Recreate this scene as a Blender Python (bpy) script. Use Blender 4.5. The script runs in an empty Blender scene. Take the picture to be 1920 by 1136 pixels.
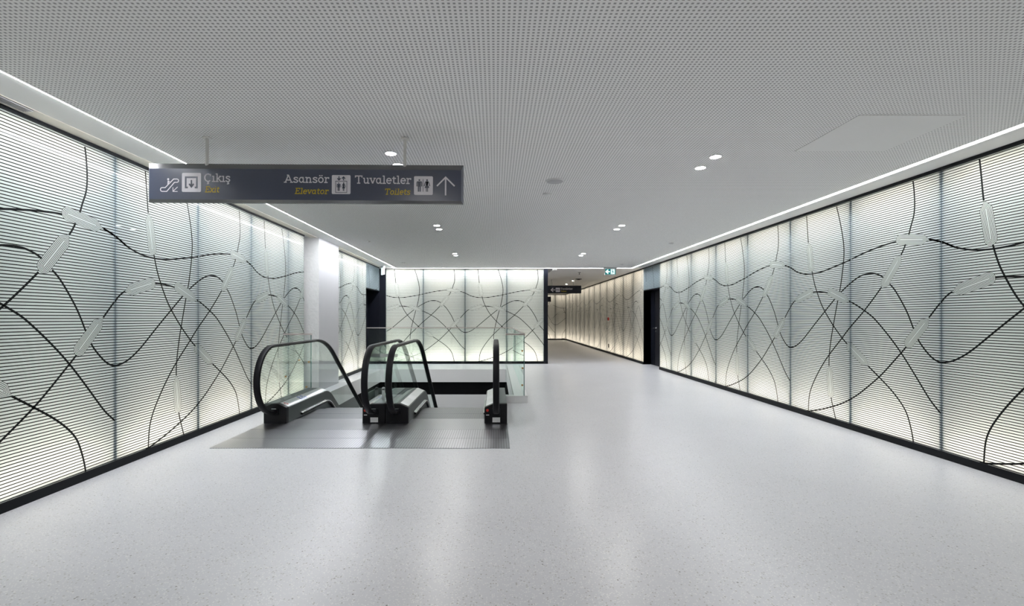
import bpy, bmesh, math, random
from mathutils import Vector, Matrix
random.seed(4)
sc = bpy.context.scene
COL = sc.collection
PI = math.pi

# ------------------------------------------------------------------ camera
EYE = 1.38
cam_d = bpy.data.cameras.new('camera'); cam = bpy.data.objects.new('camera', cam_d); COL.objects.link(cam)
cam.location = (0, 0, EYE); cam.rotation_euler = (PI/2, 0, 0)
cam_d.sensor_fit = 'HORIZONTAL'; cam_d.sensor_width = 36.0
cam_d.lens = 910/1920*36.0
cam_d.shift_x = 30.5/1920; cam_d.shift_y = 28/1920
cam_d.clip_start = 0.05; cam_d.clip_end = 100
sc.camera = cam
# ------------------------------------------------------------------ world, exposure, light strengths
w = bpy.data.worlds.new('world'); sc.world = w; w.use_nodes = True
w.node_tree.nodes['Background'].inputs[0].default_value = (0.8, 0.9, 1, 1)
w.node_tree.nodes['Background'].inputs[1].default_value = 0.05
sc.view_settings.view_transform = 'Standard'; sc.view_settings.look = 'None'
sc.view_settings.exposure = 0.30; sc.view_settings.gamma = 1.0; sc.view_settings.use_curve_mapping = False
sc.cycles.max_bounces = 10; sc.cycles.diffuse_bounces = 5; sc.cycles.glossy_bounces = 4
sc.cycles.transparent_max_bounces = 24; sc.cycles.transmission_bounces = 6
sc.cycles.sample_clamp_indirect = 6; sc.cycles.caustics_reflective = False; sc.cycles.caustics_refractive = False
STRIP_L = 66.0          # radiance of the linear ceiling lights
DOWN_L = 400.0          # radiance of the downlight lenses
BOX_TOP = 3.5         # W per metre of LED strip at the top of the wall lightboxes
BOX_BOT = 5.0
BOX_MID = 1.9          # W per metre of the area light added to brighten mid-wall glass
CORR_DIM = 1.05
WARM = (1.0, 0.895, 0.75)

# ------------------------------------------------------------------ sizes
H = 2.865; HL = 2.895
XL, XR, YB, YE = -3.497, 4.395, 14.62, 30.5
YREAR = -5.0

# ------------------------------------------------------------------ materials
def mat(name, col, rough=0.5, metal=0.0, spec=0.5, bump=None, emit=None, noise=None):
    m = bpy.data.materials.new(name); m.use_nodes = True
    nt = m.node_tree; b = nt.nodes['Principled BSDF']
    b.inputs['Base Color'].default_value = (*col, 1); b.inputs['Roughness'].default_value = rough
    b.inputs['Metallic'].default_value = metal; b.inputs['Specular IOR Level'].default_value = spec
    if emit:
        b.inputs['Emission Color'].default_value = (*emit[0], 1); b.inputs['Emission Strength'].default_value = emit[1]
    if noise or bump:
        tc = nt.nodes.new('ShaderNodeTexCoord'); nz = nt.nodes.new('ShaderNodeTexNoise')
        nz.inputs['Scale'].default_value = (noise or bump)[0]; nz.inputs['Detail'].default_value = 3
        nt.links.new(tc.outputs['Object'], nz.inputs['Vector'])
        if noise:
            mx = nt.nodes.new('ShaderNodeMix'); mx.data_type = 'RGBA'
            k = noise[1]
            mx.inputs[6].default_value = (*[c*(1-k) for c in col], 1); mx.inputs[7].default_value = (*[min(1, c*(1+k)) for c in col], 1)
            nt.links.new(nz.outputs['Fac'], mx.inputs[0]); nt.links.new(mx.outputs[2], b.inputs['Base Color'])
        if bump:
            bp = nt.nodes.new('ShaderNodeBump'); bp.inputs['Strength'].default_value = bump[1]; bp.inputs['Distance'].default_value = 0.01
            nt.links.new(nz.outputs['Fac'], bp.inputs['Height']); nt.links.new(bp.outputs['Normal'], b.inputs['Normal'])
    return m

class NT:
    """small helper to write math node chains"""
    def __init__(s, nt): s.nt = nt
    def put(s, sock, v):
        if isinstance(v, (int, float)): sock.default_value = v
        else: s.nt.links.new(v, sock)
    def m(s, op, a, b=0.0, c=None):
        n = s.nt.nodes.new('ShaderNodeMath'); n.operation = op
        s.put(n.inputs[0], a); s.put(n.inputs[1], b)
        if c is not None: s.put(n.inputs[2], c)
        return n.outputs[0]

def emission(name, col, strength):
    m = bpy.data.materials.new(name); m.use_nodes = True; nt = m.node_tree; nt.nodes.clear()
    o = nt.nodes.new('ShaderNodeOutputMaterial'); e = nt.nodes.new('ShaderNodeEmission')
    e.inputs[0].default_value = (*col, 1); e.inputs[1].default_value = strength
    nt.links.new(e.outputs[0], o.inputs[0]); return m

M = {}
M['white_paint'] = mat('white_paint', (0.80, 0.80, 0.80), 0.7, noise=(3, 0.02))
M['soffit'] = mat('soffit_paint', (0.84, 0.84, 0.83), 0.65)
M['corridor_ceiling'] = mat('corridor_ceiling_paint', (0.80, 0.78, 0.75), 0.7)
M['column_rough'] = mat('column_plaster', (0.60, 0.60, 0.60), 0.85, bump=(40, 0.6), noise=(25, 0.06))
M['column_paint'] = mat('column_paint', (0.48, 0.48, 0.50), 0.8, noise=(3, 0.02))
M['black_metal'] = mat('black_metal', (0.007, 0.008, 0.010), 0.5, spec=0.12)
M['navy_black'] = mat('navy_black_panel', (0.006, 0.007, 0.012), 0.35, spec=0.2)
M['cavity'] = mat('lightbox_white', (0.88, 0.88, 0.86), 0.9, spec=0.0)
M['post'] = mat('lightbox_post', (0.12, 0.15, 0.18), 0.7)
M['ink'] = mat('black_ink', (0.006, 0.007, 0.008), 0.5, spec=0.1)
M['fascia'] = mat('fascia_grey', (0.86, 0.86, 0.87), 0.6)
M['kerb'] = mat('kerb_white', (0.72, 0.72, 0.72), 0.5)
M['rubber'] = mat('handrail_rubber', (0.007, 0.007, 0.009), 0.42, spec=0.12)
M['black_plastic'] = mat('black_plastic', (0.008, 0.008, 0.010), 0.4, spec=0.2)
M['steel'] = mat('brushed_steel', (0.70, 0.72, 0.73), 0.32, 1.0, noise=(4, 0.05))
M['steel_dark'] = mat('skirt_steel', (0.13, 0.145, 0.15), 0.38, 1.0, noise=(3, 0.08))
M['chrome'] = mat('chrome', (0.85, 0.86, 0.88), 0.15, 1.0)
M['sticker'] = mat('sticker_white', (0.75, 0.76, 0.78), 0.4)
M['sticker_blue'] = mat('sticker_blue', (0.05, 0.12, 0.45), 0.4)
M['red'] = mat('red_plastic', (0.55, 0.03, 0.02), 0.4)
M['rail'] = mat('rail_cap_steel', (0.55, 0.50, 0.49), 0.35, 0.8)
M['brass'] = mat('fixing_bronze', (0.5, 0.33, 0.16), 0.35, 1.0)
M['sign_blue'] = mat('sign_blue_grey', (0.030, 0.040, 0.082), 0.28, spec=1.0)
M['sign_dark'] = mat('sign_dark_blue', (0.014, 0.017, 0.028), 0.4, spec=0.25)
M['sign_edge'] = mat('sign_edge_grey', (0.10, 0.10, 0.105), 0.25)
M['sign_white'] = mat('sign_white', (0.80, 0.77, 0.82), 0.4)
M['sign_yellow'] = mat('sign_yellow', (0.66, 0.47, 0.015), 0.4)
M['rod'] = mat('rod_white', (0.72, 0.71, 0.69), 0.4)
M['strip'] = emission('linear_led_diffuser', (0.94, 0.96, 1.0), STRIP_L)
M['lens'] = emission('downlight_lens', (1.0, 0.98, 0.95), DOWN_L)
M['lens_corridor'] = emission('corridor_downlight_lens', (1.0, 0.90, 0.75), DOWN_L*0.8)
M['lamp_rim'] = mat('downlight_rim', (0.72, 0.72, 0.72), 0.4)
M['speaker'] = mat('speaker_grille', (0.46, 0.46, 0.48), 0.6)
M['dark_grille'] = mat('dark_grille', (0.08, 0.075, 0.07), 0.5)
M['exit_green'] = mat('exit_green', (0.0, 0.17, 0.16), 0.4, emit=((0.0, 0.30, 0.30), 0.35))
M['exit_white'] = mat('exit_white', (0.8, 0.85, 0.85), 0.4, emit=((0.85, 1.0, 1.0), 0.75))
M['dark_void'] = mat('dark_void', (0.005, 0.005, 0.006), 0.8, spec=0.1)

def floor_material():
    m = bpy.data.materials.new('terrazzo'); m.use_nodes = True; nt = m.node_tree; b = nt.nodes['Principled BSDF']
    tc = nt.nodes.new('ShaderNodeTexCoord')
    def vor(scale):
        v = nt.nodes.new('ShaderNodeTexVoronoi'); v.inputs['Scale'].default_value = scale
        nt.links.new(tc.outputs['Object'], v.inputs['Vector']); return v
    k = NT(nt)
    nz = nt.nodes.new('ShaderNodeTexNoise'); nz.inputs['Scale'].default_value = 1.3; nz.inputs['Detail'].default_value = 4
    nt.links.new(tc.outputs['Object'], nz.inputs['Vector'])
    base = nt.nodes.new('ShaderNodeMix'); base.data_type = 'RGBA'
    base.inputs[6].default_value = (0.49, 0.492, 0.52, 1); base.inputs[7].default_value = (0.57, 0.573, 0.605, 1)
    nt.links.new(nz.outputs['Fac'], base.inputs[0])
    def chips(scale, share, size, col, prev):
        v = vor(scale)
        sep = nt.nodes.new('ShaderNodeSeparateColor'); nt.links.new(v.outputs['Color'], sep.inputs[0])
        a = k.m('LESS_THAN', sep.outputs[0], share); d = k.m('LESS_THAN', v.outputs['Distance'], size)
        f = k.m('MULTIPLY', a, d)
        mx = nt.nodes.new('ShaderNodeMix'); mx.data_type = 'RGBA'
        nt.links.new(f, mx.inputs[0]); nt.links.new(prev, mx.inputs[6]); mx.inputs[7].default_value = (*col, 1)
        return mx.outputs[2]
    c = chips(110, 0.30, 0.42, (0.66, 0.66, 0.66), base.outputs[2])
    c = chips(75, 0.16, 0.36, (0.36, 0.355, 0.35), c)
    c = chips(42, 0.022, 0.22, (0.18, 0.175, 0.17), c)
    nt.links.new(c, b.inputs['Base Color'])
    b.inputs['Roughness'].default_value = 0.31; b.inputs['Specular IOR Level'].default_value = 0.5
    return m
M['terrazzo'] = floor_material()

def perforated_material():
    m = bpy.data.materials.new('perforated_ceiling'); m.use_nodes = True; nt = m.node_tree; b = nt.nodes['Principled BSDF']
    tc = nt.nodes.new('ShaderNodeTexCoord'); sp = nt.nodes.new('ShaderNodeSeparateXYZ'); nt.links.new(tc.outputs['Object'], sp.inputs[0])
    k = NT(nt)
    def cell(s):
        a = k.m('FRACT', k.m('DIVIDE', s, 0.0262)); return k.m('LESS_THAN', k.m('ABSOLUTE', k.m('SUBTRACT', a, 0.5)), 0.24)
    f = k.m('MULTIPLY', cell(sp.outputs[0]), cell(sp.outputs[1]))
    mx = nt.nodes.new('ShaderNodeMix'); mx.data_type = 'RGBA'; nt.links.new(f, mx.inputs[0])
    mx.inputs[6].default_value = (0.92, 0.915, 0.91, 1); mx.inputs[7].default_value = (0.38, 0.38, 0.38, 1)
    nt.links.new(mx.outputs[2], b.inputs['Base Color']); b.inputs['Roughness'].default_value = 0.7; b.inputs['Specular IOR Level'].default_value = 0.2
    return m
M['perforated'] = perforated_material()

def grooved_material(name, col, dark, pitch, duty, rough, metal=1.0):
    m = bpy.data.materials.new(name); m.use_nodes = True; nt = m.node_tree; b = nt.nodes['Principled BSDF']
    tc = nt.nodes.new('ShaderNodeTexCoord'); sp = nt.nodes.new('ShaderNodeSeparateXYZ'); nt.links.new(tc.outputs['Object'], sp.inputs[0])
    k = NT(nt)
    f = k.m('LESS_THAN', k.m('FRACT', k.m('DIVIDE', sp.outputs[0], pitch)), duty)
    mx = nt.nodes.new('ShaderNodeMix'); mx.data_type = 'RGBA'; nt.links.new(f, mx.inputs[0])
    mx.inputs[6].default_value = (*col, 1); mx.inputs[7].default_value = (*dark, 1)
    nt.links.new(mx.outputs[2], b.inputs['Base Color']); b.inputs['Roughness'].default_value = rough; b.inputs['Metallic'].default_value = metal
    return m
M['plate'] = grooved_material('ribbed_floor_plate', (0.53, 0.53, 0.57), (0.27, 0.27, 0.29), 0.028, 0.2, 0.32)
M['comb'] = grooved_material('comb_plate', (0.55, 0.55, 0.59), (0.32, 0.32, 0.34), 0.014, 0.4, 0.30)
M['tread'] = grooved_material('step_tread', (0.31, 0.32, 0.34), (0.15, 0.155, 0.165), 0.018, 0.45, 0.38)

def glass_material(name, tint, edge=None):
    m = bpy.data.materials.new(name); m.use_nodes = True; nt = m.node_tree; nt.nodes.clear()
    o = nt.nodes.new('ShaderNodeOutputMaterial'); t = nt.nodes.new('ShaderNodeBsdfTransparent'); g = nt.nodes.new('ShaderNodeBsdfGlossy')
    t.inputs[0].default_value = (*tint, 1); g.inputs['Roughness'].default_value = 0.0; g.inputs[0].default_value = (0.9, 1, 0.97, 1)
    f = nt.nodes.new('ShaderNodeFresnel'); f.inputs[0].default_value = 1.45; ge = nt.nodes.new('ShaderNodeNewGeometry')
    ff = NT(nt).m('MULTIPLY', f.outputs[0], NT(nt).m('SUBTRACT', 1.0, ge.outputs['Backfacing']))
    x = nt.nodes.new('ShaderNodeMixShader'); nt.links.new(ff, x.inputs[0]); nt.links.new(t.outputs[0], x.inputs[1]); nt.links.new(g.outputs[0], x.inputs[2])
    nt.links.new(x.outputs[0], o.inputs[0]); return m
M['glass'] = glass_material('clear_glass', (0.945, 0.974, 0.962))
M['glass_edge'] = mat('glass_edge_green', (0.10, 0.20, 0.18), 0.2)

# ------------------------------------------------------------------ art printed on the lightbox glass (metres on the wall, one repeat = two panels)
T = 2.4519
ART = {
'A': [(2.125, 2.836), (2.139, 2.738), (2.149, 2.57), (2.136, 2.448), (2.104, 2.358), (2.076, 2.265), (2.035, 2.169), (1.979, 2.065), (1.848, 1.902), (1.718, 1.737), (1.455, 1.468), (1.217, 1.262), (1.078, 1.122), (0.842, 0.895), (0.673, 0.7), (0.522, 0.482), (0.444, 0.317), (0.422, 0.16), (0.417, 0.013)],
'B': [(-0.135, 2.177), (0.009, 2.128), (0.144, 2.056), (0.301, 2.009), (0.45, 1.991), (0.616, 1.993), (0.797, 2.017), (0.947, 2.046), (1.11, 2.075), (1.245, 2.105), (1.443, 2.153), (1.682, 2.194), (1.91, 2.217), (2.136, 2.202), (2.317, 2.177), (2.461, 2.128), (2.596, 2.056)],
'C': [(0.974, 2.836), (1.029, 2.664), (1.08, 2.468), (1.11, 2.306), (1.114, 2.177), (1.104, 2.065), (1.084, 1.938), (1.049, 1.76), (1.006, 1.613), (0.923, 1.29), (0.877, 1.089), (0.846, 0.903), (0.839, 0.75), (0.856, 0.558), (0.881, 0.338), (0.916, 0.216), (0.984, 0.02)],
'D': [(0.376, 2.847), (0.396, 2.652), (0.416, 2.435), (0.455, 2.232), (0.498, 2.023), (0.534, 1.895), (0.574, 1.789), (0.673, 1.592), (0.759, 1.467), (0.911, 1.29), (1.078, 1.129), (1.168, 1.057), (1.339, 0.929), (1.509, 0.815), (1.675, 0.702), (1.83, 0.592), (1.95, 0.487), (2.038, 0.381), (2.085, 0.27), (2.122, 0.136), (2.14, 0.014)],
'E1': [(0.911, 1.688), (0.813, 1.713), (0.673, 1.731), (0.517, 1.736), (0.323, 1.69), (0.111, 1.633), (-0.007, 1.532), (-0.135, 1.384)],
'E2': [(2.317, 1.384), (2.177, 1.23), (2.038, 1.065), (1.98, 1.004), (1.83, 0.851), (1.675, 0.702), (1.455, 0.528), (1.339, 0.443), (1.2, 0.358), (1.068, 0.291), (0.911, 0.227), (0.673, 0.142), (0.417, 0.07), (0.225, 0.015)],
'F': [(1.024, 1.656), (1.206, 1.59), (1.378, 1.51), (1.529, 1.424), (1.626, 1.355), (1.809, 1.184), (1.98, 1.0), (2.159, 0.773), (2.317, 0.564), (2.401, 0.48), (2.445, 0.438)],
'G': [(0.0, 0.94), (0.082, 0.954), (0.169, 0.989), (0.309, 1.081), (0.522, 1.267), (0.759, 1.467), (0.952, 1.627), (1.063, 1.707), (1.132, 1.754), (1.232, 1.812), (1.33, 1.862), (1.436, 1.895), (1.565, 1.902), (1.663, 1.878), (1.738, 1.838), (1.812, 1.769), (1.891, 1.693), (1.99, 1.549), (2.066, 1.419), (2.135, 1.264), (2.186, 1.16), (2.248, 1.078), (2.334, 0.992), (2.401, 0.952), (2.452, 0.94)],
}
OVALS = [  # round end, pointed end
 ((1.91, 2.239), (2.317, 2.177)), ((1.723, 1.735), (1.979, 2.065)), ((0.818, 1.741), (1.206, 1.582)), ((0.517, 1.746), (0.111, 1.628)),
 ((0.877, 0.337), (0.842, 0.75)), ((0.486, 2.024), (0.421, 2.434)), ((1.168, 1.057), (1.509, 0.815)), ((2.038, 1.073), (2.317, 1.384))]
OR = 0.058
def oval_frame(r, p):
    d = Vector((p[0]-r[0], p[1]-r[1])); L = d.length; d /= L
    c = Vector(r) + d*((OR + (L-OR/0.75))/2); h = ((L-OR/0.75)-OR)/2
    return c, d, h
OV = [oval_frame(*o) for o in OVALS]
def oval_d(u, v):
    u = u % T; best = 9
    for c, d, h in OV:
        q = Vector((u, v))-c; a = q.dot(d); b = abs(q.x*-d.y+q.y*d.x)
        best = min(best, math.hypot(b, max(-a-h, 0))+0.75*max(a-h, 0))
    return best

def spline(pts, n=6):
    P = [Vector(p) for p in pts]; out = []
    for i in range(len(P)-1):
        p0 = P[max(i-1, 0)]; p1 = P[i]; p2 = P[i+1]; p3 = P[min(i+2, len(P)-1)]
        for j in range(n):
            t = j/n
            out.append(0.5*((2*p1)+(p2-p0)*t+(2*p0-5*p1+4*p2-p3)*t*t+(3*p1-p0-3*p2+p3)*t**3))
    out.append(P[-1])
    for _ in range(4):
        out = [out[0]]+[(out[i-1]+2*out[i]+out[i+1])/4 for i in range(1, len(out)-1)]+[out[-1]]
    return out
ART_S = {k: spline(v) for k, v in ART.items()}

def glass_art_material(name, refl, trans):
    """frosted lightbox glass: black horizontal lines, with ringed capsules left clear of them"""
    m = bpy.data.materials.new(name); m.use_nodes = True; nt = m.node_tree; nt.nodes.clear(); k = NT(nt)
    o = nt.nodes.new('ShaderNodeOutputMaterial')
    uv = nt.nodes.new('ShaderNodeUVMap'); uv.uv_map = 'wall'
    sp = nt.nodes.new('ShaderNodeSeparateXYZ'); nt.links.new(uv.outputs[0], sp.inputs[0])
    u = k.m('FLOORED_MODULO', sp.outputs[0], T); v = sp.outputs[1]
    best = None
    for c, d, h in OV:
        dx = k.m('SUBTRACT', u, c.x); dy = k.m('SUBTRACT', v, c.y)
        a = k.m('MULTIPLY_ADD', dx, d.x, k.m('MULTIPLY', dy, d.y))
        b = k.m('MULTIPLY_ADD', dx, -d.y, k.m('MULTIPLY', dy, d.x))
        ar = k.m('MAXIMUM', k.m('SUBTRACT', k.m('MULTIPLY', a, -1.0), h), 0.0)
        ap = k.m('MAXIMUM', k.m('SUBTRACT', a, h), 0.0)
        s = k.m('SQRT', k.m('ADD', k.m('MULTIPLY', b, b), k.m('MULTIPLY', ar, ar)))
        dd = k.m('MULTIPLY_ADD', ap, 0.75, s)
        best = dd if best is None else k.m('MINIMUM', best, dd)
    inside = k.m('LESS_THAN', best, OR)
    ring = k.m('LESS_THAN', k.m('FRACT', k.m('DIVIDE', k.m('SUBTRACT', OR, best), 0.0116)), 0.34)
    line = k.m('LESS_THAN', k.m('FRACT', k.m('DIVIDE', v, 0.0245)), 0.30)
    dark = k.m('ADD', k.m('MULTIPLY', inside, ring), k.m('MULTIPLY', k.m('SUBTRACT', 1.0, inside), line))
    dif = nt.nodes.new('ShaderNodeBsdfDiffuse'); dif.inputs[0].default_value = (*refl, 1)
    tr = nt.nodes.new('ShaderNodeBsdfTranslucent'); tr.inputs[0].default_value = (*trans, 1)
    ad = nt.nodes.new('ShaderNodeAddShader'); nt.links.new(dif.outputs[0], ad.inputs[0]); nt.links.new(tr.outputs[0], ad.inputs[1])
    blk = nt.nodes.new('ShaderNodeBsdfDiffuse'); blk.inputs[0].default_value = (0.012, 0.013, 0.014, 1)
    mx = nt.nodes.new('ShaderNodeMixShader'); nt.links.new(dark, mx.inputs[0]); nt.links.new(ad.outputs[0], mx.inputs[1]); nt.links.new(blk.outputs[0], mx.inputs[2])
    gl = nt.nodes.new('ShaderNodeBsdfGlossy'); gl.inputs['Roughness'].default_value = 0.012
    fr = nt.nodes.new('ShaderNodeFresnel'); fr.inputs[0].default_value = 1.42
    ff = k.m('MULTIPLY', fr.outputs[0], 0.12)
    m2 = nt.nodes.new('ShaderNodeMixShader'); nt.links.new(ff, m2.inputs[0]); nt.links.new(mx.outputs[0], m2.inputs[1]); nt.links.new(gl.outputs[0], m2.inputs[2])
    nt.links.new(m2.outputs[0], o.inputs[0]); return m
M['art_glass'] = glass_art_material('printed_frosted_glass', (0.19, 0.23, 0.245), (0.48, 0.505, 0.495))
M['art_glass_warm'] = glass_art_material('printed_frosted_glass_warm', (0.19, 0.20, 0.19), (0.50, 0.49, 0.46))

# ------------------------------------------------------------------ mesh helpers
def box(bm, x0, x1, y0, y1, z0, z1, mi=0):
    v = [bm.verts.new(p) for p in ((x0, y0, z0), (x1, y0, z0), (x1, y1, z0), (x0, y1, z0), (x0, y0, z1), (x1, y0, z1), (x1, y1, z1), (x0, y1, z1))]
    for f in ((3, 2, 1, 0), (4, 5, 6, 7), (0, 1, 5, 4), (1, 2, 6, 5), (2, 3, 7, 6), (3, 0, 4, 7)):
        bm.faces.new([v[i] for i in f]).material_index = mi
def cyl(bm, c, r, h, axis='Z', n=24, r2=None, mi=0):
    """cylinder from c along axis by h"""
    r2 = r if r2 is None else r2
    ax = {'X': (Vector((0, 1, 0)), Vector((0, 0, 1)), Vector((1, 0, 0))), 'Y': (Vector((0, 0, 1)), Vector((1, 0, 0)), Vector((0, 1, 0))), 'Z': (Vector((1, 0, 0)), Vector((0, 1, 0)), Vector((0, 0, 1)))}[axis]
    c = Vector(c)
    a = [bm.verts.new(c+ax[0]*r*math.cos(2*PI*i/n)+ax[1]*r*math.sin(2*PI*i/n)) for i in range(n)]
    b = [bm.verts.new(c+ax[2]*h+ax[0]*r2*math.cos(2*PI*i/n)+ax[1]*r2*math.sin(2*PI*i/n)) for i in range(n)]
    for i in range(n):
        bm.faces.new((a[i], a[(i+1) % n], b[(i+1) % n], b[i])).material_index = mi
    bm.faces.new(a[::-1]).material_index = mi; bm.faces.new(b).material_index = mi
def obj(name, bm, m, parent=None, smooth=None, bevel=None, recalc=True):
    if recalc: bmesh.ops.recalc_face_normals(bm, faces=bm.faces)
    me = bpy.data.meshes.new(name); bm.to_mesh(me); bm.free()
    for x in (m if isinstance(m, (list, tuple)) else [m]): me.materials.append(x)
    o = bpy.data.objects.new(name, me); COL.objects.link(o)
    if parent: o.parent = parent
    if smooth:
        for p in me.polygons: p.use_smooth = True
        md = o.modifiers.new('split', 'EDGE_SPLIT'); md.split_angle = math.radians(smooth)
    if bevel:
        md = o.modifiers.new('bevel', 'BEVEL'); md.width = bevel; md.segments = 2; md.limit_method = 'ANGLE'
    return o
def bx(name, m, dims, parent=None, bevel=None):
    bm = bmesh.new(); box(bm, *dims); return obj(name, bm, m, parent, bevel=bevel)
def thing(name, label, cat, loc=(0, 0, 0), rot=(0, 0, 0), group=None):
    o = bpy.data.objects.new(name, None); COL.objects.link(o); o.location = loc; o.rotation_euler = rot
    o.empty_display_size = 0.1
    return tag(o, label, cat, group)
def tag(o, label, cat, group=None):
    o['label'] = label; o['category'] = cat
    if group: o['group'] = group
    return o
def struct(o, label=None):
    o['kind'] = 'structure'
    if label: o['label'] = label
    return o
def ribbon(bm, pts, wd, place, closed=False, mi=0):
    """flat band of width wd along 2D pts; place(x, y) -> 3D"""
    P = [Vector(p) for p in pts]; n = len(P)
    if n < 2: return
    L = []
    for i in range(n):
        if closed: a, b = P[i-1], P[(i+1) % n]
        else: a, b = P[max(i-1, 0)], P[min(i+1, n-1)]
        if closed or 0 < i < n-1:
            d1 = (P[i]-a).normalized(); d2 = (b-P[i]).normalized(); t = d1+d2
            if t.length < 1e-6: t = d1
            t.normalize(); s = min(1/max(abs(t.dot(d1)), 0.35), 2.0)
        else: t = (b-a).normalized(); s = 1
        nn = Vector((-t.y, t.x))*wd/2*s
        L.append((bm.verts.new(place(*(P[i]+nn))), bm.verts.new(place(*(P[i]-nn)))))
    for i in range(n if closed else n-1):
        j = (i+1) % n
        bm.faces.new((L[i][0], L[i][1], L[j][1], L[j][0])).material_index = mi
def poly(bm, pts, place, mi=0):
    bm.faces.new([bm.verts.new(place(*p)) for p in pts]).material_index = mi
def disc(cx, cy, r, n=16): return [(cx+r*math.cos(2*PI*i/n), cy+r*math.sin(2*PI*i/n)) for i in range(n)]
def rrect(x0, x1, y0, y1, r, n=5):
    out = []
    for cx, cy, a0 in ((x1-r, y1-r, 0), (x0+r, y1-r, 90), (x0+r, y0+r, 180), (x1-r, y0+r, 270)):
        for i in range(n+1):
            a = math.radians(a0+90*i/n); out.append((cx+r*math.cos(a), cy+r*math.sin(a)))
    return out
def arc(cx, cy, rx, ry, a0, a1, n=14):
    return [(cx+rx*math.cos(math.radians(a0+(a1-a0)*i/n)), cy+ry*math.sin(math.radians(a0+(a1-a0)*i/n))) for i in range(n+1)]

# ================================================================== SETTING
# ---- floor with the escalator void cut out
VX0, VX1, VY0, VY1 = -3.1, 0.30, 6.62, 13.02
bm = bmesh.new()
box(bm, -4.2, 5.4, YREAR, VY0, -0.30, 0)
box(bm, -4.2, VX0, VY0, VY1, -0.30, 0)
box(bm, VX1, 5.4, VY0, VY1, -0.30, 0)
box(bm, 0.153, VX1, VY0, 7.88, -0.30, 0)
box(bm, VX0, -3.028, VY0, 7.97, -0.30, 0)
box(bm, -4.2, 5.4, VY1, YE+0.4, -0.30, 0)
struct(obj('floor', bm, M['terrazzo']), 'pale grey speckled terrazzo floor')
# ---- void below the floor edge
bm = bmesh.new()
box(bm, VX0-0.01, VX0+0.008, VY0, VY1, -0.34, -0.001); box(bm, VX1-0.008, VX1+0.01, VY0+1.26, VY1, -0.34, -0.001); box(bm, VX0, VX1, VY1-0.008, VY1+0.01, -0.34, -0.001)
struct(obj('trim_1', bm, M['fascia']), 'pale grey slab edge fascia round the escalator void')
bm = bmesh.new()
box(bm, VX0-0.16, VX0-0.04, VY0, VY1, -0.68, -0.34); box(bm, VX1+0.04, VX1+0.16, VY0, VY1, -0.68, -0.34); box(bm, VX0-0.16, VX1+0.16, VY1+0.04, VY1+0.16, -0.68, -0.34)
struct(obj('trim_2', bm, M['dark_void']), 'black shadow gap below the void fascia')
bm = bmesh.new()
box(bm, VX0-0.12, VX0, VY0, VY1, -3.5, -0.68); box(bm, VX1, VX1+0.12, VY0, VY1, -3.5, -0.68); box(bm, VX0-0.12, VX1+0.12, VY1, VY1+0.12, -3.5, -0.68)
struct(obj('wall_void', bm, M['fascia']), 'pale grey lower wall of the escalator void')
struct(bx('floor_lower', M['terrazzo'], (VX0-0.1, VX1+0.1, VY0, VY1+0.1, -3.6, -3.5)))

# ---- ceilings
struct(bx('ceiling', M['perforated'], (-2.975, 4.03, YREAR, 14.47, H, H+0.06)), 'white ceiling of small square perforations')
struct(bx('ceiling_soffit_left', M['soffit'], (-4.2, -3.04, YREAR, 14.47, HL, HL+0.06)))
struct(bx('trim_10', M['soffit'], (-3.04, -2.975, YREAR, 2.7, H, H+0.05)))
struct(bx('trim_11', M['soffit'], (4.03, 4.092, YREAR, 3.4, H, H+0.05)))
struct(bx('ceiling_soffit_right', M['soffit'], (4.092, 5.4, YREAR, 14.47, H, H+0.06)))
struct(bx('ceiling_corridor', M['corridor_ceiling'], (-4.2, 5.4, 14.53, YE+0.4, H, H+0.06)))
struct(bx('trim_3', M['corridor_ceiling'], (1.70, 1.84, 14.60, 24.0, H-0.045, H)), 'slim ceiling edge in the corridor')
M['cream'] = mat('cream_light_spill', (0.84, 0.80, 0.72), 0.6)  # cream tint puts the glass wall's warm light spill into the colour
struct(bx('trim_9', M['cream'], (XL, -3.353, YREAR, 14.4, HL-0.006, HL)), 'cream edge band of the soffit, tinted for warm light spill, above the near glass wall')
# ---- rear and hidden boundary walls
struct(bx('wall_rear', M['white_paint'], (-4.2, 5.4, YREAR-0.1, YREAR, 0, 2.96)))
struct(bx('wall_corridor_left', M['white_paint'], (0.3, 0.4, YB+0.35, YE+0.35, 0, H)))

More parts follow.
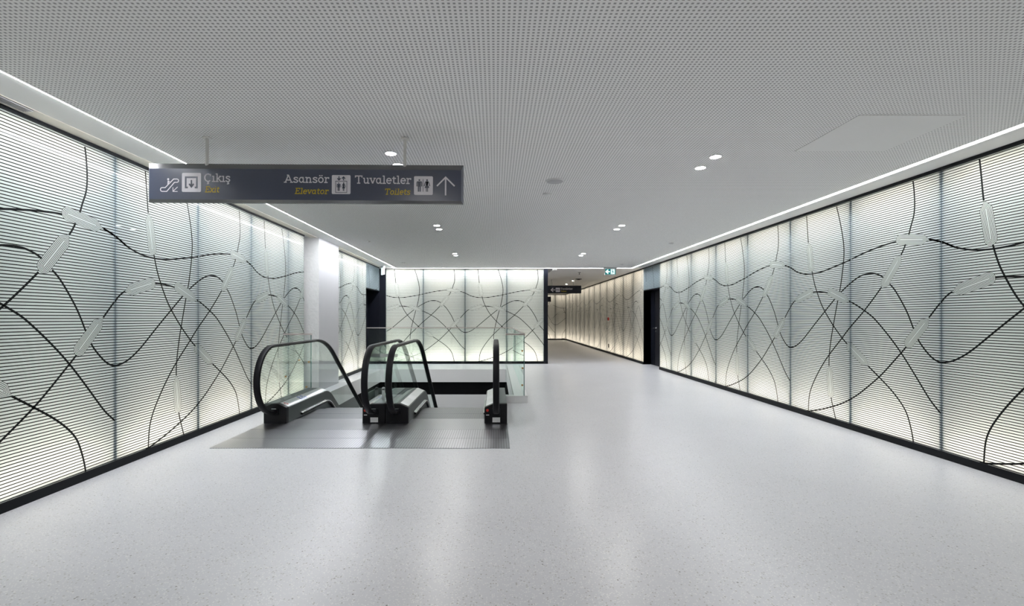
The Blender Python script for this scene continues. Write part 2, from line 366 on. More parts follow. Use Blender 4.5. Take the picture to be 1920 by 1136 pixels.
# ---- lit glass walls
def led(name, a, b, z, up, inward, power):
    d = bpy.data.lights.new(name, 'AREA'); d.shape = 'RECTANGLE'; d.energy = power; d.color = WARM
    o = bpy.data.objects.new(name, d); COL.objects.link(o)
    a = Vector(a); b = Vector(b); d.size = (b-a).length; d.size_y = 0.06
    o.location = (*((a+b)/2).xy, z)
    zax = Vector((0, 0, -1 if up else 1)) + Vector(inward)*0.0    # light looks along -Z
    zax.normalize(); xax = (b-a).normalized(); yax = zax.cross(xax)
    o.matrix_world = Matrix.Translation(o.location) @ Matrix((xax, yax, zax)).transposed().to_4x4()
    return o
def lightbox(name, O, U, N, length, mulls, u0, wpan, top, label, glass='art_glass', power=1.0, z0=0.07, trim=0.034, lit=True, depth=0.36):
    """O: wall start at the viewer's left; U along the wall, N into the room; mulls in metres along U; u0: where a repeat starts"""
    O = Vector(O); U = Vector(U); N = Vector(N)
    P = lambda u, v, d=0.0: tuple(O+U*u+N*d+Vector((0, 0, v)))
    def wbox(bm, ua, ub, va, vb, da, db):
        p, q = Vector(P(ua, va, da)), Vector(P(ub, vb, db))
        box(bm, min(p.x, q.x), max(p.x, q.x), min(p.y, q.y), max(p.y, q.y), min(p.z, q.z), max(p.z, q.z))
    bm = bmesh.new()
    wbox(bm, 0, length, 0, top+0.03, -depth-0.06, -depth); wbox(bm, -0.0, 0.02, 0, top+0.03, -depth, -0.004); wbox(bm, length-0.02, length, 0, top+0.03, -depth, -0.004)
    root = struct(obj(name, bm, M['cavity']), label)
    bm = bmesh.new(); wbox(bm, 0, length, 0, z0, -0.05, 0.018); obj('plinth', bm, M['black_metal'], root)
    if trim:
        bm = bmesh.new(); wbox(bm, 0, length, top-trim, top+0.03, -0.05, 0.014); obj('top_trim', bm, M['black_metal'], root)
    zt = top-trim
    edges = [0]+[x for x in mulls if 0.05 < x < length-0.05]+[length]
    s = T/2/wpan
    for a, b in zip(edges, edges[1:]):
        bm = bmesh.new(); lay = bm.loops.layers.uv.new('wall')
        f = bm.faces.new([bm.verts.new(P(x, y)) for x, y in ((a+0.003, z0), (b-0.003, z0), (b-0.003, zt), (a+0.003, zt))])
        for lp, (x, y) in zip(f.loops, ((a, z0), (b, z0), (b, zt), (a, zt))): lp[lay].uv = ((x-u0)*s+40*T, y)
        k0 = math.floor((a-u0)/(2*wpan))-1; k1 = math.ceil((b-u0)/(2*wpan))+1
        for k in range(k0, k1+1):
            for pts in ART_S.values():
                run = []
                for p in pts:
                    uu = p.x/s+u0+k*2*wpan
                    ok = a <= uu <= b and z0 <= p.y <= zt and oval_d(p.x, p.y) > OR-0.008
                    if ok: run.append((uu, p.y))
                    elif run:
                        if a-0.05 <= uu <= b+0.05 and oval_d(p.x, p.y) > OR-0.008: run.append((min(max(uu, a), b), min(max(p.y, z0), zt)))
                        if len(run) > 1: ribbon(bm, run, 0.0165, lambda x, y: P(x, y, 0.0015), mi=1)
                        run = []
                if len(run) > 1: ribbon(bm, run, 0.0165, lambda x, y: P(x, y, 0.0015), mi=1)
        obj('glass_panel', bm, [M[glass], M['ink']], root, recalc=False)
    for x in edges[1:-1]:
        bm = bmesh.new(); wbox(bm, x-0.024, x+0.024, z0, top, -depth, -0.006); obj('mullion', bm, M['post'], root)
    if lit:
        n = max(1, round(length/5)); 
        for i in range(n):
            a, b = P(length*i/n+0.03, 0, -depth*0.55), P(length*(i+1)/n-0.03, 0, -depth*0.55)
            l = (Vector(b)-Vector(a)).length
            led('led_strip', a, b, top-0.005, False, N, BOX_TOP*l*power).parent = root
            led('led_strip', a, b, z0*0.4, True, N, BOX_BOT*l*power).parent = root
            d = bpy.data.lights.new('mid_fill_light', 'AREA'); d.shape = 'RECTANGLE'; d.size = l; d.size_y = 2.3; d.energy = BOX_MID*l*power*(0.5 if glass != 'art_glass' else 1); d.color = WARM  # added fill behind the glass, lifts the middle between the edge strips
            o = bpy.data.objects.new('mid_fill_light', d); COL.objects.link(o); o.parent = root
            zax = -N; xax = U; yax = zax.cross(xax)
            o.matrix_world = Matrix.Translation((Vector(a)+Vector(b))/2+Vector((0, 0, 1.45))-N*(depth*0.45-0.02)) @ Matrix((xax, yax, zax)).transposed().to_4x4()
    return root
wl, wr, wb = 1.242, T/2, 1.257
mullL = [4.46+wl*k-YREAR for k in range(-9, 5)]
lightbox('wall_left', (XL, YREAR, 0), (0, 1, 0), (1, 0, 0), 8.85-YREAR, mullL, 4.46-YREAR, wl, HL, 'backlit frosted glass wall with line drawing beside the escalators')
lightbox('wall_left_rear', (XL, 9.95, 0), (0, 1, 0), (1, 0, 0), 13.10-9.95, [11.03-9.95, 12.31-9.95], 12.31-9.95, 1.26, HL, power=1.25, label='backlit frosted glass wall between the white column and the dark recess')
lightbox('wall_back', (-3.31, YB, 0), (1, 0, 0), (0, -1, 0), 4.76, [-0.924+wb*k+3.31 for k in (-1, 0, 1)], -0.924+3.31, wb, H, 'backlit frosted glass wall facing the camera behind the void', trim=0.012, power=1.75)
lightbox('wall_right', (XR, 13.0, 0), (0, -1, 0), (-1, 0, 0), 13.0-YREAR, [13.0-(7.238+wr*k) for k in range(5, -11, -1)], 13.0-7.238, wr, H, 'long backlit frosted glass wall with line drawing')
lightbox('wall_corridor_right', (XR, YE, 0), (0, -1, 0), (-1, 0, 0), YE-14.42, [YE-(16.73+wr*k) for k in range(12, -2, -1)], YE-16.73, wr, H, 'backlit glass wall along the corridor', glass='art_glass_warm', power=CORR_DIM)
lightbox('wall_corridor_end', (0.4, YE, 0), (1, 0, 0), (0, -1, 0), XR-0.4, [3.74-0.4-wr*k for k in (2, 1, 0)], 3.74-0.4, wr, H, 'backlit glass wall closing the corridor', glass='art_glass_warm', power=CORR_DIM, z0=0.07)
# unlit glass over the two door recesses
def over_door(name, O, U, N, length, z0, top, label, u0, wpan):
    O = Vector(O); U = Vector(U); N = Vector(N); s = T/2/wpan
    P = lambda u, v, d=0.0: tuple(O+U*u+N*d+Vector((0, 0, v)))
    bm = bmesh.new(); lay = bm.loops.layers.uv.new('wall')
    q = ((0, z0), (length, z0), (length, top-0.03), (0, top-0.03))
    f = bm.faces.new([bm.verts.new(P(*c)) for c in q])
    for lp, (x, y) in zip(f.loops, q): lp[lay].uv = ((x-u0)*s+40*T, y)
    for k in range(-8, 9):
        for pts in ART_S.values():
            run = [(p.x/s+u0+k*2*wpan, p.y) for p in pts]
            run = [r for r, p in zip(run, pts) if 0 <= r[0] <= length and z0 <= r[1] <= top-0.03 and oval_d(p.x, p.y) > OR]
            if len(run) > 1 and all((Vector(a)-Vector(b)).length < 0.12 for a, b in zip(run, run[1:])): ribbon(bm, run, 0.0165, lambda x, y: P(x, y, 0.0015), mi=1)
    o = struct(obj(name, bm, [M['art_glass'], M['ink']], recalc=False), label)
    bm = bmesh.new()
    a, b = Vector(P(0, z0-0.012, -0.05)), Vector(P(length, z0, 0.004))
    box(bm, *sorted((a.x, b.x)), *sorted((a.y, b.y)), a.z, b.z)
    a, b = Vector(P(0, top-0.03, -0.05)), Vector(P(length, top+0.02, 0.014))
    box(bm, *sorted((a.x, b.x)), *sorted((a.y, b.y)), a.z, b.z)
    obj('frame', bm, M['black_metal'], o)
    a, b = Vector(P(0, z0-0.012, -0.30)), Vector(P(length, top, -0.02)); bm = bmesh.new()
    box(bm, *sorted((a.x, b.x)), *sorted((a.y, b.y)), a.z, b.z); obj('backing', bm, M['post'], o)
    return o
over_door('trim_4', (XR, 14.42, 0), (0, -1, 0), (-1, 0, 0), 1.42, 2.20, H, 'unlit glass panel over the dark door recess in the long glass wall', 14.42-7.238, wr)
over_door('trim_5', (XL, 13.10, 0), (0, 1, 0), (1, 0, 0), 1.50, 2.20, HL, 'unlit glass panel over the dark door recess beside the void', 12.31-13.10, 1.26)

# ---- door recesses
def recess(name, x0, x1, y0, y1, top, deep, label):
    """dark recess in a side wall: lining open towards the room; deep = x of the leaf plane"""
    bm = bmesh.new(); s = 1 if deep > x0 else -1
    fx = x0; d0, d1 = sorted((deep, deep+s*0.05))
    box(bm, d0, d1, y0, y1, 0, top)                               # back
    a, b = sorted((fx, deep))
    box(bm, a, b, y0-0.02, y0, 0, top); box(bm, a, b, y1, y1+0.02, 0, top); box(bm, a, b, y0, y1, top-0.012, top)
    return struct(obj(name, bm, M['navy_black']), label)
d1 = recess('door_1', XR, 0, 13.02, 14.42, 2.19, XR+0.24, 'black door in a dark recess of the long glass wall')
bm = bmesh.new(); box(bm, XR+0.205, XR+0.24, 13.06, 14.03, 0.01, 2.13); obj('leaf', bm, M['navy_black'], d1)
bm = bmesh.new(); box(bm, XR+0.205, XR+0.24, 14.045, 14.40, 0.01, 2.13); obj('side_panel', bm, M['navy_black'], d1)
bm = bmesh.new()
cyl(bm, (XR+0.205, 13.92, 1.09), 0.026, -0.012, 'X'); cyl(bm, (XR+0.205, 13.92, 1.09), 0.011, -0.06, 'X', 12); cyl(bm, (XR+0.15, 13.92, 1.09), 0.011, 0.14, 'Y', 12)
cyl(bm, (XR+0.205, 13.92, 1.0), 0.024, -0.014, 'X')
obj('handle', bm, M['chrome'], d1, smooth=40)
d2 = recess('door_2', XL, 0, 13.10, 14.58, 2.19, XL-0.34, 'black door recess beside the void')
bm = bmesh.new(); box(bm, XL-0.34, XL-0.30, 13.15, 14.05, 0.01, 2.12); obj('leaf', bm, M['navy_black'], d2)
struct(bx('trim_6', M['navy_black'], (XL-0.02, -3.312, YB-0.03, YB+0.30, 0, HL)), 'black post in the corner by the recess')
struct(bx('trim_7', M['navy_black'], (1.452, 1.568, YB-0.03, YB+0.34, 0, H)), 'black end post of the back wall')
struct(bx('wall_back_return', M['navy_black'], (1.30, 1.452, YB+0.30, YB+0.34, 0, H)))
# ---- column
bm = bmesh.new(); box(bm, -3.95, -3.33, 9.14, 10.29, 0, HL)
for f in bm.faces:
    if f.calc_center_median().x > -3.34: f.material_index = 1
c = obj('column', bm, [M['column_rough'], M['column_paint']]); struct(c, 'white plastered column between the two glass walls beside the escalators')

# ================================================================== CEILING LAMPS AND FITTINGS
def linear(name, dims, label):
    x0, x1, y0, y1, z = dims
    t = thing(name, label, 'light', ((x0+x1)/2, (y0+y1)/2, z), group='linear ceiling lights')
    a, b = (x1-x0)/2, (y1-y0)/2
    bm = bmesh.new(); box(bm, -a, a, -b, b, 0.027, 0.031); obj('diffuser', bm, M['strip'], t)
    bm = bmesh.new(); box(bm, -a, a, -b, b, 0.032, 0.08); obj('housing', bm, M['white_paint'], t)
    return t
linear('linear_light', (-3.04, -2.975, 2.7, 14.47, H), 'linear ceiling light running above the escalators and past the column')
linear('linear_light', (4.03, 4.092, 3.4, 14.47, H), 'linear ceiling light along the long uninterrupted glass wall')
linear('linear_light', (-3.04, 4.092, 14.47, 14.53, H), 'short linear ceiling light crossing in front of the back wall')

def downlight(loc, label, group, lens='lens', r=0.046):
    t = thing('downlight', label, 'light', loc, group=group)
    bm = bmesh.new(); n = 28
    rings = [(r*1.24, 0), (r*1.22, -0.007), (r*1.04, -0.008), (r*1.0, -0.003)]
    vs = [[bm.verts.new((q*math.cos(2*PI*i/n), q*math.sin(2*PI*i/n), z)) for i in range(n)] for q, z in rings]
    for a, b in zip(vs, vs[1:]):
        for i in range(n): bm.faces.new((a[i], a[(i+1) % n], b[(i+1) % n], b[i]))
    obj('rim', bm, M['lamp_rim'], t, smooth=40)
    bm = bmesh.new(); bm.faces.new([bm.verts.new((r*math.cos(2*PI*i/n), r*math.sin(2*PI*i/n), -0.0035)) for i in range(n)][::-1]); obj('lens', bm, M[lens], t, recalc=False)
    return t
rowname = {4.40: 'just past the big sign', 7.78: 'between sign and back wall', 11.18: 'in the last row by the back wall'}
for x, side in ((-0.945, 'escalator-side'), (2.02, 'open-floor-side')):
    for y, rn in rowname.items():
        for k, dy in enumerate((0.0, 0.33)):
            yy = y+dy+(0.06 if x > 0 and y == 4.40 else 0)-(0.03 if x < 0 and y == 4.40 else 0)
            downlight((x, yy, H), '%s recessed downlight of the %s pair %s' % (('nearer', 'farther')[k], side, rn), 'recessed downlights in the perforated ceiling')
for x in (-0.945, 2.02):
    for y in (0.98, 1.31):
        downlight((x, y, H), 'recessed downlight in the perforated ceiling on the near side of the big sign', 'recessed downlights before the big sign')
t = thing('ceiling_speaker', 'large round grey ceiling speaker in the perforated ceiling', 'speaker', (0.64, 5.25, H))
bm = bmesh.new(); cyl(bm, (0, 0, 0), 0.102, -0.012, n=36, r2=0.096); obj('rim', bm, M['lamp_rim'], t, smooth=40)
bm = bmesh.new(); cyl(bm, (0, 0, -0.012), 0.088, -0.004, n=36, r2=0.082); obj('grille', bm, M['speaker'], t, smooth=40)
def detector(loc, label, r=0.048):
    t = thing('smoke_detector', label, 'detector', loc, group='small white ceiling detectors')
    bm = bmesh.new(); cyl(bm, (0, 0, 0), r, -0.014, n=24, r2=r*0.97); obj('base', bm, M['lamp_rim'], t, smooth=40)
    bm = bmesh.new(); cyl(bm, (0, 0, -0.014), r*0.72, -0.012, n=24, r2=r*0.5); obj('head', bm, M['white_paint'], t, smooth=40)
detector((0.61, 5.80, H), 'small white ceiling disc just beyond the round grey speaker')
detector((3.48, 9.63, H), 'small white ceiling disc by the long glass wall, halfway along it')
detector((3.48, 13.4, H), 'small white ceiling disc near the green exit sign')
detector((-2.47, 9.38, H), 'small white ceiling disc near the white column')
detector((-2.47, 13.0, H), 'small white ceiling disc above the far end of the void')
t = bx('access_panel', M['soffit'], (2.66, 3.45, 3.55, 4.32, H-0.004, H)); tag(t, 'plain square access panel set flush in the perforated ceiling', 'panel')
# linear air grille in the left soffit
t = thing('air_grille', 'slotted linear air grille in the soffit above the near glass wall', 'vent', (-3.40, 1.33, HL-0.006))
bm = bmesh.new(); box(bm, -0.036, 0.036, -2.2, 2.2, -0.003, 0.0); obj('backing', bm, M['dark_void'], t)
bm = bmesh.new()
for k in range(5): box(bm, -0.036+k*0.0165, -0.030+k*0.0165, -2.2, 2.2, -0.010, -0.002)
obj('slats', bm, M['speaker'], t)

# corridor fittings
t = thing('ceiling_speaker', 'dark round ceiling grille in the corridor above the small hanging sign', 'speaker', (3.15, 18.45, H))
bm = bmesh.new(); cyl(bm, (0, 0, 0), 0.12, -0.02, n=28); obj('rim', bm, M['dark_grille'], t, smooth=40)
bm = bmesh.new(); cyl(bm, (0, 0, -0.02), 0.07, -0.02, n=24, r2=0.05); obj('cone', bm, M['black_metal'], t, smooth=40)
t = thing('sprinkler', 'small dark sprinkler head on the corridor ceiling', 'sprinkler', (2.73, 15.85, H))
bm = bmesh.new(); cyl(bm, (0, 0, 0), 0.05, -0.012, n=20); obj('escutcheon', bm, M['dark_grille'], t, smooth=40)
bm = bmesh.new(); cyl(bm, (0, 0, -0.012), 0.012, -0.05, n=12); cyl(bm, (0, 0, -0.062), 0.028, -0.006, n=16); obj('head', bm, M['dark_grille'], t, smooth=40)
for loc, lb in (((3.08, 19.4, H), 'corridor downlight just beyond the dark round ceiling grille'), ((3.10, 21.3, H), 'corridor downlight behind the top edge of the small hanging sign'),
                ((2.5, 25.0, H), 'corridor downlight hidden beyond the small hanging sign'), ((2.5, 28.8, H), 'corridor downlight close to the end glass wall')):
    downlight(loc, lb, 'corridor downlights', 'lens_corridor', 0.046)

# red call point and socket on the corridor wall
t = thing('fire_call_point', 'small red fire alarm box on the corridor glass wall', 'alarm', (XR-0.002, 18.85, 1.34), (0, 0, 0))
bm = bmesh.new(); box(bm, -0.05, 0, -0.055, 0.055, -0.055, 0.055); obj('case', bm, M['red'], t, bevel=0.006)
bm = bmesh.new(); box(bm, -0.054, -0.05, -0.03, 0.03, -0.03, 0.025); obj('pane', bm, M['dark_grille'], t)
t = thing('wall_socket', 'small dark socket low on the corridor glass wall', 'socket', (XR-0.002, 18.85, 0.30))
bm = bmesh.new(); box(bm, -0.02, 0, -0.04, 0.04, -0.07, 0.07); obj('plate', bm, M['black_metal'], t, bevel=0.004)
bm = bmesh.new(); cyl(bm, (-0.02, 0, 0.0), 0.022, -0.004, 'X', 16); obj('outlet', bm, M['dark_grille'], t)

# ================================================================== SIGNS
G = {}
def g(ch, adv, *st): G[ch] = (adv, st)
ced = [[(0.40, 0.0), (0.40, -0.09), (0.47, -0.12), (0.48, -0.19), (0.40, -0.23), (0.30, -0.22)]]
g('C', 0.80, arc(0.42, 0.5, 0.34, 0.44, 48, 312, 22), [(0.67, 0.66), (0.67, 0.94)])
g('Ç', 0.80, *G['C'][1], *ced)
g('ı', 0.37, [(0.19, 0), (0.19, 0.72)], [(0.04, 0.665), (0.19, 0.665)], [(0.02, 0.055), (0.36, 0.055)])
g('i', 0.37, *G['ı'][1], disc(0.18, 0.92, 0.012, 8)+[(0.192, 0.92)], [(0.11, 0.92), (0.25, 0.92)])
g('k', 0.66, [(0.19, 0), (0.19, 1)], [(0.04, 0.945), (0.19, 0.945)], [(0.02, 0.055), (0.34, 0.055)], [(0.20, 0.30), (0.52, 0.67)], [(0.31, 0.42), (0.56, 0.05)], [(0.40, 0.665), (0.64, 0.665)], [(0.46, 0.055), (0.68, 0.055)])
g('s', 0.55, [(0.45, 0.52), (0.45, 0.60), (0.36, 0.66), (0.20, 0.66), (0.11, 0.58), (0.13, 0.46), (0.25, 0.39), (0.38, 0.33), (0.46, 0.24), (0.44, 0.12), (0.34, 0.055), (0.18, 0.06), (0.09, 0.12), (0.09, 0.20)])
g('ş', 0.55, *G['s'][1], [(x-0.12, y) for x, y in ced[0]])
g('a', 0.64, arc(0.27, 0.36, 0.19, 0.305, 20, 340, 20), [(0.46, 0.70), (0.46, 0.12), (0.50, 0.055), (0.62, 0.055)], [(0.30, 0.665), (0.46, 0.665)])
g('n', 0.70, [(0.17, 0), (0.17, 0.72)], [(0.02, 0.665), (0.17, 0.665)], [(0.02, 0.055), (0.32, 0.055)], [(0.17, 0.50), (0.26, 0.62), (0.38, 0.66), (0.48, 0.61), (0.52, 0.50), (0.52, 0.0)], [(0.38, 0.055), (0.67, 0.055)])
g('o', 0.61, arc(0.30, 0.36, 0.22, 0.31, 0, 360, 24))
g('ö', 0.61, *G['o'][1], [(0.13, 0.90), (0.26, 0.90)], [(0.34, 0.90), (0.47, 0.90)])
g('r', 0.50, [(0.18, 0), (0.18, 0.72)], [(0.03, 0.665), (0.18, 0.665)], [(0.02, 0.055), (0.36, 0.055)], [(0.18, 0.48), (0.26, 0.61), (0.36, 0.66), (0.46, 0.65), (0.46, 0.50)])
g('A', 0.88, [(0.12, 0), (0.43, 0.98)], [(0.43, 0.98), (0.75, 0)], [(0.24, 0.33), (0.62, 0.33)], [(-0.02, 0.055), (0.27, 0.055)], [(0.60, 0.055), (0.89, 0.055)], [(0.28, 0.945), (0.45, 0.945)])
g('T', 0.80, [(0.40, 0), (0.40, 1)], [(0.03, 0.94), (0.77, 0.94)], [(0.08, 0.97), (0.08, 0.74)], [(0.72, 0.97), (0.72, 0.74)], [(0.24, 0.055), (0.56, 0.055)])
g('E', 0.71, [(0.19, 0), (0.19, 1)], [(0.04, 0.94), (0.64, 0.94)], [(0.60, 0.97), (0.60, 0.76)], [(0.19, 0.52), (0.48, 0.52)], [(0.46, 0.42), (0.46, 0.62)], [(0.04, 0.055), (0.66, 0.055)], [(0.62, 0.02), (0.62, 0.26)])
g('u', 0.68, [(0.16, 0.70), (0.16, 0.22), (0.20, 0.10), (0.30, 0.06), (0.42, 0.10), (0.50, 0.20)], [(0.51, 0.72), (0.51, 0.055), (0.66, 0.055)], [(0.02, 0.665), (0.16, 0.665)], [(0.38, 0.665), (0.51, 0.665)])
g('v', 0.60, [(0.09, 0.69), (0.30, 0.03)], [(0.30, 0.03), (0.51, 0.69)], [(-0.02, 0.665), (0.22, 0.665)], [(0.38, 0.665), (0.62, 0.665)])
g('l', 0.37, [(0.19, 1), (0.19, 0)], [(0.04, 0.945), (0.19, 0.945)], [(0.02, 0.055), (0.36, 0.055)])
g('e', 0.58, [(0.09, 0.38), (0.51, 0.38)]+arc(0.30, 0.36, 0.22, 0.31, 4, 318, 20))
g('t', 0.45, [(0.19, 0.90), (0.19, 0.18), (0.24, 0.08), (0.33, 0.055), (0.43, 0.09)], [(0.03, 0.665), (0.41, 0.665)])
g('x', 0.60, [(0.11, 0.67), (0.50, 0.05)], [(0.50, 0.67), (0.11, 0.05)], [(0.0, 0.665), (0.24, 0.665)], [(0.38, 0.665), (0.60, 0.665)], [(0.0, 0.055), (0.24, 0.055)], [(0.38, 0.055), (0.62, 0.055)])

def lettering(word, x0, x1, base, cap, m, parent, place, shear=0.0, stroke=0.135):
    tot = sum(G[c][0] for c in word)-0.04; sx = (x1-x0)/tot; bm = bmesh.new(); x = 0; w_ = stroke*cap
    for ch in word:
        adv, st = G[ch]
        for s in st:
            ribbon(bm, [(x0+(x+px)*sx+shear*py*cap, base+py*cap) for px, py in s], w_, place)
        x += adv
    return obj('lettering', bm, m, parent)
def figure(bm, cx, top, bot, place, woman=False):
    h = top-bot; Y = lambda q: top-q*h
    poly(bm, disc(cx, Y(0.075), 0.072*h, 14), place)
    S = lambda pts, w_: ribbon(bm, [(cx+a*h, Y(q)) for a, q in pts], w_*h, place)
    if not woman:
        S([(0, 0.175), (0, 0.60)], 0.25)
        for s in (-1, 1):
            S([(s*0.10, 0.21), (s*0.175, 0.225), (s*0.192, 0.28), (s*0.192, 0.58)], 0.075); S([(s*0.068, 0.58), (s*0.068, 1)], 0.10)
    else:
        poly(bm, [(cx-0.10*h, Y(0.175)), (cx-0.05*h, Y(0.40)), (cx-0.20*h, Y(0.70)), (cx+0.20*h, Y(0.70)), (cx+0.05*h, Y(0.40)), (cx+0.10*h, Y(0.175))], place)
        S([(0, 0.18), (0, 0.5)], 0.16)
        for s in (-1, 1):
            S([(s*0.09, 0.21), (s*0.13, 0.24), (s*0.225, 0.56)], 0.065); S([(s*0.05, 0.68), (s*0.05, 1)], 0.07)
def sign_body(root, x0, x1, z0, z1, depth, ch, face='sign_blue'):
    """box with its top and side front edges chamfered; front face at y = 0"""
    bm = bmesh.new()
    fr = [(x0+ch*0.8, z0+0.012), (x1-ch*0.25, z0+0.012), (x1-ch*0.25, z1-ch), (x0+ch*0.8, z1-ch)]
    md = [(x0, z0), (x1, z0), (x1, z1), (x0, z1)]
    a = [bm.verts.new((x, 0, z)) for x, z in fr]; b = [bm.verts.new((x, ch, z)) for x, z in md]; c_ = [bm.verts.new((x, depth, z)) for x, z in md]
    bm.faces.new(a).material_index = 0
    for i in range(4):
        j = (i+1) % 4
        bm.faces.new((a[i], b[i], b[j], a[j])).material_index = 1 if i in (0, 2) else 0
        bm.faces.new((b[i], c_[i], c_[j], b[j])).material_index = 1
    bm.faces.new(c_[::-1])
    return obj('body', bm, [M[face], M['sign_edge' if face == 'sign_blue' else face]], root)
def rods(root, xs, z0, z1, y):
    for x in xs:
        bm = bmesh.new(); cyl(bm, (x, y, z0), 0.013, z1-z0, n=14); cyl(bm, (x, y, z1-0.012), 0.035, 0.012, n=20); obj('hanging_rod', bm, M['rod'], root, smooth=40)

# -- big sign
K = 3.95/910/3
SC = (956, 311)
Lx = lambda x: (x-SC[0])*K
Lz = lambda y: -(y-SC[1])*K
t = thing('hanging_sign', 'long dark blue hanging sign with pictograms for exit, elevator and toilets', 'sign', (-1.566, 3.95, 2.475), (0, math.radians(0.35), 0))
sign_body(t, Lx(58), Lx(1854), Lz(413), Lz(216)+0.035, 0.085, 0.058)
rods(t, (Lx(393), Lx(1520)), 0.14, H-2.475, 0.05)
pl = lambda d: (lambda x, y: (Lx(x), -d, Lz(y)))
def up(pts, f): return [f(*p) for p in pts]
# words (x0, x1, baseline, cap height in sign units)
def word(s, x0, x1, base, cap, m, shear=0.0, stroke=0.135):
    lettering(s, Lx(x0), Lx(x1), Lz(base), cap*K, m, t, lambda x, z: (x, -0.002, z), shear, stroke)
word('Çıkış', 398, 545, 306, 47, M['sign_white'])
word('Exit', 402, 482, 365, 34, M['sign_yellow'], 0.16, 0.13)
word('Asansör', 848, 1099, 308, 45, M['sign_white'])
word('Elevator', 907, 1094, 371, 34, M['sign_yellow'], 0.16, 0.13)
word('Tuvaletler', 1245, 1560, 311, 46, M['sign_white'])
word('Toilets', 1411, 1556, 372, 34, M['sign_yellow'], 0.16, 0.13)
za = lambda x, y: (120+x/4, 210+y/4)
zb = lambda x, y: (810+x*0.28125, 210+y*0.28125)
zc = lambda x, y: (1320+x*0.28125, 210+y*0.28125)
# escalator pictogram
bm = bmesh.new()
loop = [(240, 520), (175, 520)]+[(172+38*math.cos(math.radians(a)), 562+42*math.sin(math.radians(a))) for a in range(255, 100, -15)]+[(180, 605), (275, 605), (448, 400), (500, 400)]+[(502+38*math.cos(math.radians(a)), 362+38*math.sin(math.radians(a))) for a in range(75, -80, -15)]+[(500, 325), (430, 325)]
ribbon(bm, up(loop, za), 5.2, pl(0.002), closed=True)
poly(bm, up(disc(307, 330, 24, 14), za), pl(0.002)); ribbon(bm, up([(310, 362), (305, 455)], za), 8, pl(0.002)); ribbon(bm, up([(318, 375), (345, 385)], za), 4, pl(0.002))
ribbon(bm, up([(520, 502), (418, 600)], za), 4.2, pl(0.002)); ribbon(bm, up([(415, 512), (415, 605), (520, 605)], za), 4.2, pl(0.002))
obj('escalator_pictogram', bm, M['sign_white'], t)
def plate(x0, x1, y0, y1, f, name):
    a, b = f(x0, y0), f(x1, y1); bm = bmesh.new()
    poly(bm, rrect(a[0], b[0], a[1], b[1], 7), pl(0.002)); return obj(name, bm, M['sign_white'], t)
p_ = plate(615, 1045, 185, 615, za, 'exit_pictogram')
bm = bmesh.new()
ribbon(bm, up([(752, 515), (705, 515), (705, 285), (955, 285), (955, 515), (908, 515)], za), 9.5, pl(0.004))
ribbon(bm, up([(832, 345), (832, 488)], za), 8.5, pl(0.004)); ribbon(bm, up([(782, 432), (832, 500), (884, 432)], za), 8.5, pl(0.004))
obj('symbol', bm, M['sign_blue'], p_)
p_ = plate(1090, 1465, 190, 570, zb, 'elevator_pictogram')
bm = bmesh.new()
ribbon(bm, up([(1235, 215), (1235, 285)], zb), 5.5, pl(0.004)); ribbon(bm, up([(1203, 255), (1235, 290), (1268, 255)], zb), 5.5, pl(0.004))
ribbon(bm, up([(1325, 297), (1325, 230)], zb), 5.5, pl(0.004)); ribbon(bm, up([(1292, 262), (1325, 227), (1358, 262)], zb), 5.5, pl(0.004))
ribbon(bm, up([(1168, 314), (1392, 314), (1392, 540), (1168, 540)], zb), 2.8, pl(0.004), closed=True)
for cx, wm in ((1230, False), (1328, True)):
    a, b = zb(cx, 340), zb(cx, 507)
    figure(bm, a[0], 0, -(b[1]-a[1]), (lambda yy: (lambda x, y: (Lx(x), -0.004, Lz(yy-y))))(a[1]), wm)
obj('symbol', bm, M['sign_blue'], p_)
p_ = plate(920, 1298, 203, 578, zc, 'toilets_pictogram')
bm = bmesh.new()
for cx, wm in ((1028, False), (1181, True)):
    a, b = zc(cx, 264), zc(cx, 513)
    figure(bm, a[0], 0, -(b[1]-a[1]), (lambda yy: (lambda x, y: (Lx(x), -0.004, Lz(yy-y))))(a[1]), wm)
ribbon(bm, up([(1103, 262), (1103, 513)], zc), 3, pl(0.004)); obj('symbol', bm, M['sign_blue'], p_)
bm = bmesh.new()
ribbon(bm, up([(1552, 585), (1552, 235)], zc), 8.5, pl(0.002)); ribbon(bm, up([(1378, 398), (1552, 222), (1732, 398)], zc), 8.2, pl(0.002))
obj('arrow', bm, M['sign_white'], t)

# -- corridor signs
def small_sign(loc, label, x0, x1, rx, full=True):
    t = thing('hanging_sign', label, 'sign', loc)
    sign_body(t, x0, x1, -0.15, 0.155, 0.085, 0.03, 'sign_dark'); rods(t, rx, 0.15, H-loc[2], 0.045)
    return t
k2 = 18.8/910
t = small_sign((2.02, 18.8, 2.48), 'small dark hanging sign in the corridor with arrow and toilets pictogram', -1.28, 1.30, (0.16, 1.0))
